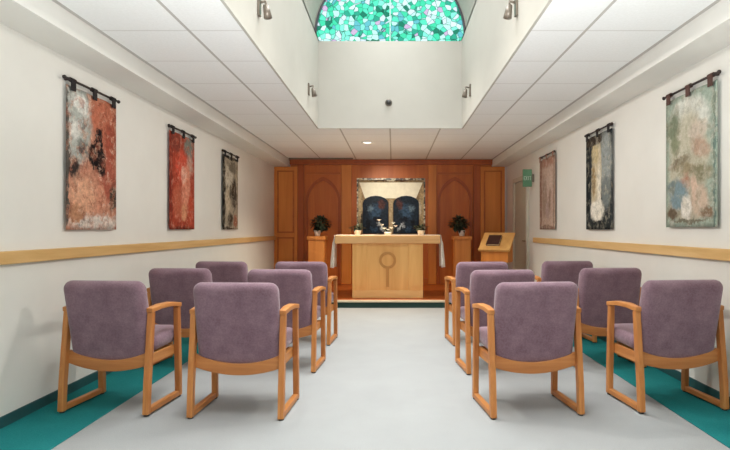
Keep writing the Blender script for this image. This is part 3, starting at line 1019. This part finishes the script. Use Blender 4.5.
t2 = painted('tapestry_rust', (158, 66, 48), K(W, H, TP, [
    (0.78, 0.10, 0.24, 0.14, 0, (120, 122, 112), 0.5), (0.25, 0.10, 0.28, 0.10, 0, (128, 62, 50), 0.5), (0.45, 0.33, 0.26, 0.18, 0, (200, 84, 64), 0.5),
    (0.80, 0.30, 0.16, 0.14, 0, (186, 150, 134), 0.6), (0.64, 0.55, 0.20, 0.30, 8, (208, 136, 110), 0.6), (0.55, 0.42, 0.12, 0.10, 0, (222, 172, 150), 0.5),
    (0.30, 0.72, 0.2, 0.2, 0, (176, 94, 70), 0.5), (0.85, 0.78, 0.15, 0.2, 0, (180, 78, 56), 0.5), (0.55, 0.82, 0.14, 0.10, 0, (200, 138, 104), 0.5),
    (0.03, 0.5, 0.09, 0.6, 0, (122, 48, 38), 0.5), (0.5, 1.0, 0.6, 0.03, 0, (110, 46, 36), 0.5)]),
    0.10, 8, 0.3, palette=[(112, 42, 32), (180, 76, 54), (206, 130, 104), (218, 178, 158)], pal_amt=0.5)
t3 = painted('tapestry_grey', (166, 154, 134), K(W, H, TP, [
    (0.40, 0.30, 0.28, 0.22, 0, (198, 190, 172), 0.5), (0.74, 0.5, 0.22, 0.24, 0, (64, 56, 48), 0.5), (0.30, 0.62, 0.18, 0.2, 0, (194, 180, 156), 0.5),
    (0.6, 0.14, 0.32, 0.09, 0, (116, 108, 94), 0.5), (0.45, 0.86, 0.2, 0.10, 0, (74, 62, 52), 0.5), (0.82, 0.88, 0.18, 0.10, 0, (150, 94, 72), 0.5),
    (0.5, 0.48, 0.10, 0.12, 20, (86, 80, 70), 0.5), (0.02, 0.5, 0.12, 0.7, 0, (38, 34, 32), 0.35), (0.5, 0.0, 0.7, 0.04, 0, (42, 38, 36), 0.4), (0.3, 1.0, 0.5, 0.04, 0, (60, 52, 46), 0.4)]),
    0.10, 9, 0.3, palette=[(48, 42, 38), (120, 108, 90), (190, 178, 156), (210, 202, 186)], pal_amt=0.55)
t4 = painted('tapestry_sage', (154, 166, 152), K(W, H, TP, [
    (0.46, 0.20, 0.40, 0.18, 0, (204, 204, 194), 0.3), (0.46, 0.50, 0.40, 0.36, 0, (184, 178, 158), 0.3), (0.46, 0.78, 0.40, 0.16, 0, (170, 160, 142), 0.3),
    (0.16, 0.22, 0.18, 0.15, 20, (122, 130, 108), 0.7), (0.20, 0.36, 0.14, 0.09, 0, (134, 138, 112), 0.7), (0.66, 0.30, 0.22, 0.10, 0, (196, 182, 166), 0.7),
    (0.70, 0.42, 0.22, 0.08, 20, (176, 150, 130), 0.7), (0.28, 0.50, 0.28, 0.05, -8, (128, 118, 98), 0.7), (0.50, 0.56, 0.34, 0.05, 8, (146, 134, 108), 0.7),
    (0.74, 0.60, 0.22, 0.07, 0, (132, 128, 102), 0.7), (0.40, 0.66, 0.10, 0.09, 25, (172, 128, 106), 0.7), (0.26, 0.74, 0.22, 0.13, 10, (122, 142, 148), 0.5),
    (0.12, 0.68, 0.12, 0.06, 0, (116, 128, 126), 0.6), (0.44, 0.84, 0.11, 0.10, 0, (222, 216, 206), 0.5), (0.70, 0.80, 0.18, 0.12, 25, (196, 174, 154), 0.5),
    (0.60, 0.70, 0.08, 0.10, -20, (206, 180, 160), 0.6), (0.14, 0.88, 0.14, 0.05, 0, (104, 90, 74), 0.6), (0.84, 0.88, 0.12, 0.05, 0, (128, 106, 86), 0.6),
    (0.48, 0.935, 0.45, 0.012, 0, (120, 116, 100), 0.5), (0.965, 0.5, 0.03, 0.7, 0, (108, 126, 116), 0.4)]),
    0.075, 9, 0.22, palette=[(104, 100, 82), (150, 146, 124), (196, 188, 172), (214, 206, 196)], pal_amt=0.4)
t5 = painted('tapestry_night', (48, 52, 54), K(W, H, TP, [
    (0.80, 0.30, 0.26, 0.34, 0, (150, 155, 152), 0.5), (0.82, 0.62, 0.18, 0.18, 0, (116, 122, 120), 0.5), (0.44, 0.48, 0.21, 0.44, 4, (204, 190, 160), 0.35),
    (0.36, 0.20, 0.14, 0.12, 0, (196, 178, 138), 0.5), (0.32, 0.48, 0.08, 0.2, 0, (156, 130, 92), 0.6), (0.54, 0.55, 0.10, 0.28, 0, (228, 220, 202), 0.6),
    (0.46, 0.80, 0.30, 0.12, 0, (228, 222, 208), 0.4), (0.50, 0.96, 0.5, 0.06, 0, (40, 44, 44), 0.4), (0.04, 0.4, 0.12, 0.5, 0, (34, 38, 40), 0.4),
    (0.30, 0.05, 0.4, 0.06, 0, (64, 54, 46), 0.4)]), 0.07, 8, 0.25, palette=[(40, 44, 46), (110, 112, 106), (190, 180, 156), (216, 210, 196)], pal_amt=0.35)
t6 = painted('tapestry_tan', (188, 162, 146), K(W, H, TP, [
    (0.5, 0.06, 0.6, 0.08, 0, (166, 124, 106), 0.5), (0.65, 0.38, 0.22, 0.3, 0, (200, 178, 164), 0.5), (0.33, 0.55, 0.16, 0.3, 0, (158, 134, 120), 0.5),
    (0.58, 0.74, 0.22, 0.14, 0, (172, 150, 142), 0.5), (0.72, 0.6, 0.10, 0.2, 10, (146, 120, 106), 0.6), (0.03, 0.5, 0.10, 0.6, 0, (146, 112, 96), 0.4),
    (0.98, 0.5, 0.07, 0.6, 0, (150, 124, 108), 0.4), (0.5, 0.98, 0.6, 0.04, 0, (138, 110, 96), 0.4)]),
    0.09, 8, 0.22, palette=[(128, 100, 86), (168, 140, 124), (202, 184, 170), (210, 196, 184)], pal_amt=0.45)
tab_dark = plain('tab_black', (34, 28, 28), 0.9, 4)
tab_tan = plain('tab_brown', (150, 112, 94), 0.9, 6)
tapestry('salmon and grey tapestry with a black figure on the left wall', 4.24, True, 0.69, t1, tab_dark)
tapestry('rust red tapestry in the middle of the left wall', 6.04, True, 0.70, t2, tab_dark)
tapestry('grey and black tapestry on the left wall nearest the wood panelling', 7.83, True, 0.71, t3, tab_dark)
tapestry('pale sage-bordered tapestry with blue and tan figures on the right wall', 4.12, False, 0.70, t4, plain('tab_dark_brown', (84, 58, 50), 0.9, 6), zbot=1.215)
tapestry('dark tapestry with a tall cream figure in the middle of the right wall', 5.95, False, 0.74, t5, tab_dark)
tapestry('faded pinkish tan tapestry on the right wall nearest the door', 7.93, False, 0.78, t6, tab_tan)


# ------------------------------------------------------------------ chairs
def cushion(bm, outline, y0, y1, rings=5, crown=0.02, inset=0.045):
    """Upholstered pad: closed XZ outline, rounded over at both faces. Returns nothing."""
    n = len(outline)
    cx = sum(p[0] for p in outline) / n; cz = sum(p[1] for p in outline) / n
    hx = max(abs(p[0] - cx) for p in outline); hz = max(abs(p[1] - cz) for p in outline)
    half = (y1 - y0) / 2; ym = (y0 + y1) / 2
    prof = []
    for k in range(rings + 1):
        a = (PI / 2) * k / rings
        prof.append((inset * (1 - math.cos(a)), half * math.sin(a) - half))   # unused ordering helper
    seq = []
    for k in range(rings + 1):                      # front face edge (y0) to rim
        a = (PI / 2) * (1 - k / rings)
        seq.append((inset * (1 - math.cos(a)), ym - half * math.sin(a)))
    for k in range(1, rings + 1):
        a = (PI / 2) * (k / rings)
        seq.append((inset * (1 - math.cos(a)), ym + half * math.sin(a)))
    ringv = []
    for ins, yy in seq:
        sx_, sz_ = (hx - ins) / hx, (hz - ins) / hz
        ringv.append([bm.verts.new((cx + (p[0] - cx) * sx_, yy, cz + (p[1] - cz) * sz_)) for p in outline])
    for a, b_ in zip(ringv, ringv[1:]):
        for i in range(n):
            j = (i + 1) % n
            bm.faces.new((a[i], a[j], b_[j], b_[i]))
    # faces: inner rings with a slight crown, closed by a fan
    for end, yy, sgn in ((ringv[0], y0, -1), (ringv[-1], y1, 1)):
        prev = end
        for k, sc in enumerate((0.75, 0.45, 0.2)):
            cr = crown * (1 - sc ** 2)
            cur = [bm.verts.new((cx + (v.co.x - cx) * sc, yy + sgn * cr, cz + (v.co.z - cz) * sc)) for v in end]
            for i in range(n):
                j = (i + 1) % n
                bm.faces.new((prev[i], prev[j], cur[j], cur[i]) if sgn > 0 else (prev[j], prev[i], cur[i], cur[j]))
            prev = cur
        c = bm.verts.new((cx, yy + sgn * crown, cz))
        for i in range(n):
            j = (i + 1) % n
            bm.faces.new((prev[i], prev[j], c))


def round_rect(x0, x1, z0, z1, r, sag=0.0, per=6, nseg=12):
    pts = []
    for (cx, cz, a0) in ((x1 - r, z1 - r, 0), (x0 + r, z1 - r, PI / 2), (x0 + r, z0 + r, PI), (x1 - r, z0 + r, 1.5 * PI)):
        for k in range(per + 1):
            a = a0 + (PI / 2) * k / per
            pts.append((cx + r * math.cos(a), cz + r * math.sin(a)))
        if a0 == PI and sag:
            for k in range(1, nseg):
                t = k / nseg
                pts.append((x0 + r + (x1 - x0 - 2 * r) * t, z0))
    if sag:
        hw = (x1 - x0) / 2; cm = (x0 + x1) / 2; zm = (z0 + z1) / 2
        pts = [(p[0], p[1] - (sag * (1 - ((p[0] - cm) / hw) ** 2) if p[1] < zm else 0)) for p in pts]
    return pts


def make_chair(label):
    t = thing('armchair', label, 'chair', (0, 0, 0), 0, 'mauve armchairs facing the altar')
    bw = 0.273
    # backrest leans back: shear so its top is nearer the rear
    bm = bm_new()
    cushion(bm, round_rect(-bw, bw, 0.33, 0.862, 0.055, 0.05), 0.0, 0.13, 6, 0.012, 0.06)
    for v in bm.verts:
        k = (v.co.z - 0.34) / 0.5
        v.co.y += 0.085 - 0.105 * k + 0.02 * (v.co.x / bw) ** 2 * -1
    link('backrest', bm, M['mauve'], t, 0, True)
    bm = bm_new()
    cushion(bm, [(p[0], p[1]) for p in round_rect(-bw, bw, 0.0, 0.42, 0.06)], 0.0, 0.10, 4, 0.014, 0.035)
    for v in bm.verts:
        x, y, z = v.co
        v.co = (x, 0.135 + z, 0.375 + y + (z / 0.42) * 0.02)
    link('seat', bm, M['mauve'], t, 0, True)
    X = 0.291; hw = 0.019
    # curved wooden rail under the backrest
    n = 14
    o_ = []; i_ = []
    for k in range(n + 1):
        u = -1 + 2 * k / n
        o_.append((u * 0.275, 0.398 - 0.062 * (1 - u * u)))
        i_.append((u * 0.275, 0.312 - 0.048 * (1 - u * u)))
    bm = bm_new(); add_band(bm, o_, i_, 0.062, 0.086)
    link('back_rail', bm, M['oak_x'], t, 0.003)
    bm = bm_new(); add_box(bm, -0.272, 0.272, 0.41, 0.435, 0.305, 0.372)
    link('front_rail', bm, M['oak_x'], t, 0.004)
    for s in (-1, 1):
        bm = bm_new(); add_box(bm, s * 0.26 - 0.012, s * 0.26 + 0.012, 0.09, 0.41, 0.305, 0.372)
        link('side_rail', bm, M['oak_y'], t, 0.003)
        bm = bm_new(); add_sweep(bm, [(s * X, 0.020, 0.008), (s * X, 0.032, 0.2), (s * X, 0.055, 0.42), (s * X, 0.078, 0.655)], hw, [0.021, 0.022, 0.022, 0.020])
        link('leg', bm, M['oak'], t, 0.005)
        bm = bm_new(); add_sweep(bm, [(s * X, 0.435, 0.008), (s * X, 0.43, 0.2), (s * X, 0.42, 0.42), (s * X, 0.41, 0.645)], hw, [0.020, 0.021, 0.021, 0.019])
        link('leg', bm, M['oak'], t, 0.005)
        bm = bm_new(); add_sweep(bm, [(s * X, 0.052, 0.668), (s * X, 0.17, 0.680), (s * X, 0.31, 0.676), (s * X, 0.44, 0.655)], [0.022, 0.026, 0.026, 0.023], 0.016)
        link('armrest', bm, M['oak_y'], t, 0.006)
        bm = bm_new(); add_sweep(bm, [(s * X, 0.044, 0.028), (s * X, 0.412, 0.028)], hw * 0.98, 0.018)
        ru = link('runner', bm, M['oak_y'], t, 0.005)
        for yy in (0.022, 0.432):
            bm = bm_new(); add_lathe(bm, [(0.018, 0.0), (0.018, 0.010)], 'z', (s * X, yy, 0), 12)
            link('glide', bm, M['sensor'], ru)
    return t


D = math.radians
spots = [
    (-1.87, 3.50, -6, 'mauve armchair nearest the camera in the column along the left wall'),
    (-0.995, 3.42, -3, 'mauve armchair nearest the camera in the left column beside the aisle'),
    (-1.82, 4.62, -5, 'mauve armchair second from the camera in the column along the left wall'),
    (-0.955, 4.55, -4, 'mauve armchair second from the camera in the left column beside the aisle'),
    (-1.775, 5.60, -5, 'mauve armchair closest to the altar in the column along the left wall'),
    (-0.955, 5.62, -4, 'mauve armchair closest to the altar in the left column beside the aisle'),
    (0.925, 3.46, 7, 'mauve armchair nearest the camera in the right column beside the aisle'),
    (1.905, 3.55, 6, 'mauve armchair nearest the camera in the column along the right wall'),
    (0.915, 4.50, 6, 'mauve armchair second from the camera in the right column beside the aisle'),
    (1.875, 4.66, 5, 'mauve armchair second from the camera in the column along the right wall'),
    (0.925, 5.60, 6, 'mauve armchair closest to the altar in the right column beside the aisle'),
    (1.83, 5.68, 5, 'mauve armchair closest to the altar in the column along the right wall'),
]
ch0 = make_chair(spots[0][3])
for i, (x, y, a, lab) in enumerate(spots):
    if i == 0:
        ch0.location = (x, y, 0.0045); ch0.rotation_euler = (0, 0, D(a))
    else:
        dup(ch0, (x, y, 0.0045 if abs(x) > 1.5 else 0.0), D(a), lab)

# ------------------------------------------------------------------ light, world, camera
w = bpy.data.worlds.new('World'); S.world = w; w.use_nodes = True
bg = w.node_tree.nodes['Background']
bg.inputs['Color'].default_value = (0.93, 0.97, 1.0, 1)
bg.inputs['Strength'].default_value = 1.5


def area(name, loc, rot, sx, sy, power, col=(1, 1, 1), spread=180):
    l = bpy.data.lights.new(name, 'AREA'); l.shape = 'RECTANGLE'; l.size = sx; l.size_y = sy
    l.energy = power; l.color = col; l.spread = math.radians(spread)
    o = bpy.data.objects.new(name, l); COL.objects.link(o); o.location = loc; o.rotation_euler = rot
    return o


area('daylight_over_skylight', (CX, (SY0 + SY1) / 2, 5.4), (0, 0, 0), 2.2, 6.4, 280, (0.97, 0.98, 1.0), 110)
area('added_rear_fill', (0, Y0 + 0.1, 1.3), (PI / 2, 0, 0), 4.2, 1.6, 50, (0.96, 0.98, 1.0))  # added soft fill from behind the camera, not a window
area('added_ceiling_fill', (0.1, 0.15, 0.85), (math.radians(140), 0, 0), 0.6, 0.4, 108, (0.95, 0.98, 1.0), 100)  # added upward fill below the camera to lift ceiling and walls
sl = bpy.data.lights.new('downlight_lamp', 'SPOT'); sl.energy = 250; sl.spot_size = D(130); sl.spot_blend = 0.8; sl.color = (1.0, 0.86, 0.66); sl.shadow_soft_size = 0.06
so = bpy.data.objects.new('downlight_lamp', sl); COL.objects.link(so); so.location = (-0.41, 8.65, ZC - 0.03)
sa = bpy.data.lights.new('added_art_spot', 'SPOT'); sa.energy = 190; sa.spot_size = D(44); sa.spot_blend = 1.0; sa.color = (1.0, 0.90, 0.74); sa.shadow_soft_size = 0.06  # added second spot at the downlight, only to brighten the art panel
sb = bpy.data.objects.new('added_art_spot', sa); COL.objects.link(sb); sb.location = (-0.40, 8.65, ZC - 0.03)
sb.rotation_euler = (Vector((-0.04, YB, 1.72)) - Vector(sb.location)).to_track_quat('-Z', 'Y').to_euler()

cam = bpy.data.cameras.new('Camera')
cam.sensor_width = 36.0; cam.sensor_fit = 'HORIZONTAL'
cam.lens = 545.0 / 730.0 * 36.0
cam.shift_x = -28.0 / 730.0
cam.shift_y = 4.0 / 730.0
cam.clip_start = 0.05
co = bpy.data.objects.new('Camera', cam); COL.objects.link(co)
co.location = (0, 0, 1.2); co.rotation_euler = (PI / 2, 0, 0)
S.camera = co

S.view_settings.view_transform = 'Standard'
S.view_settings.look = 'None'
S.view_settings.exposure = 0.13
S.view_settings.gamma = 1.0
S.view_settings.use_curve_mapping = False
S.cycles.max_bounces = 10
S.cycles.diffuse_bounces = 6
S.cycles.transparent_max_bounces = 12
S.cycles.use_denoising = True
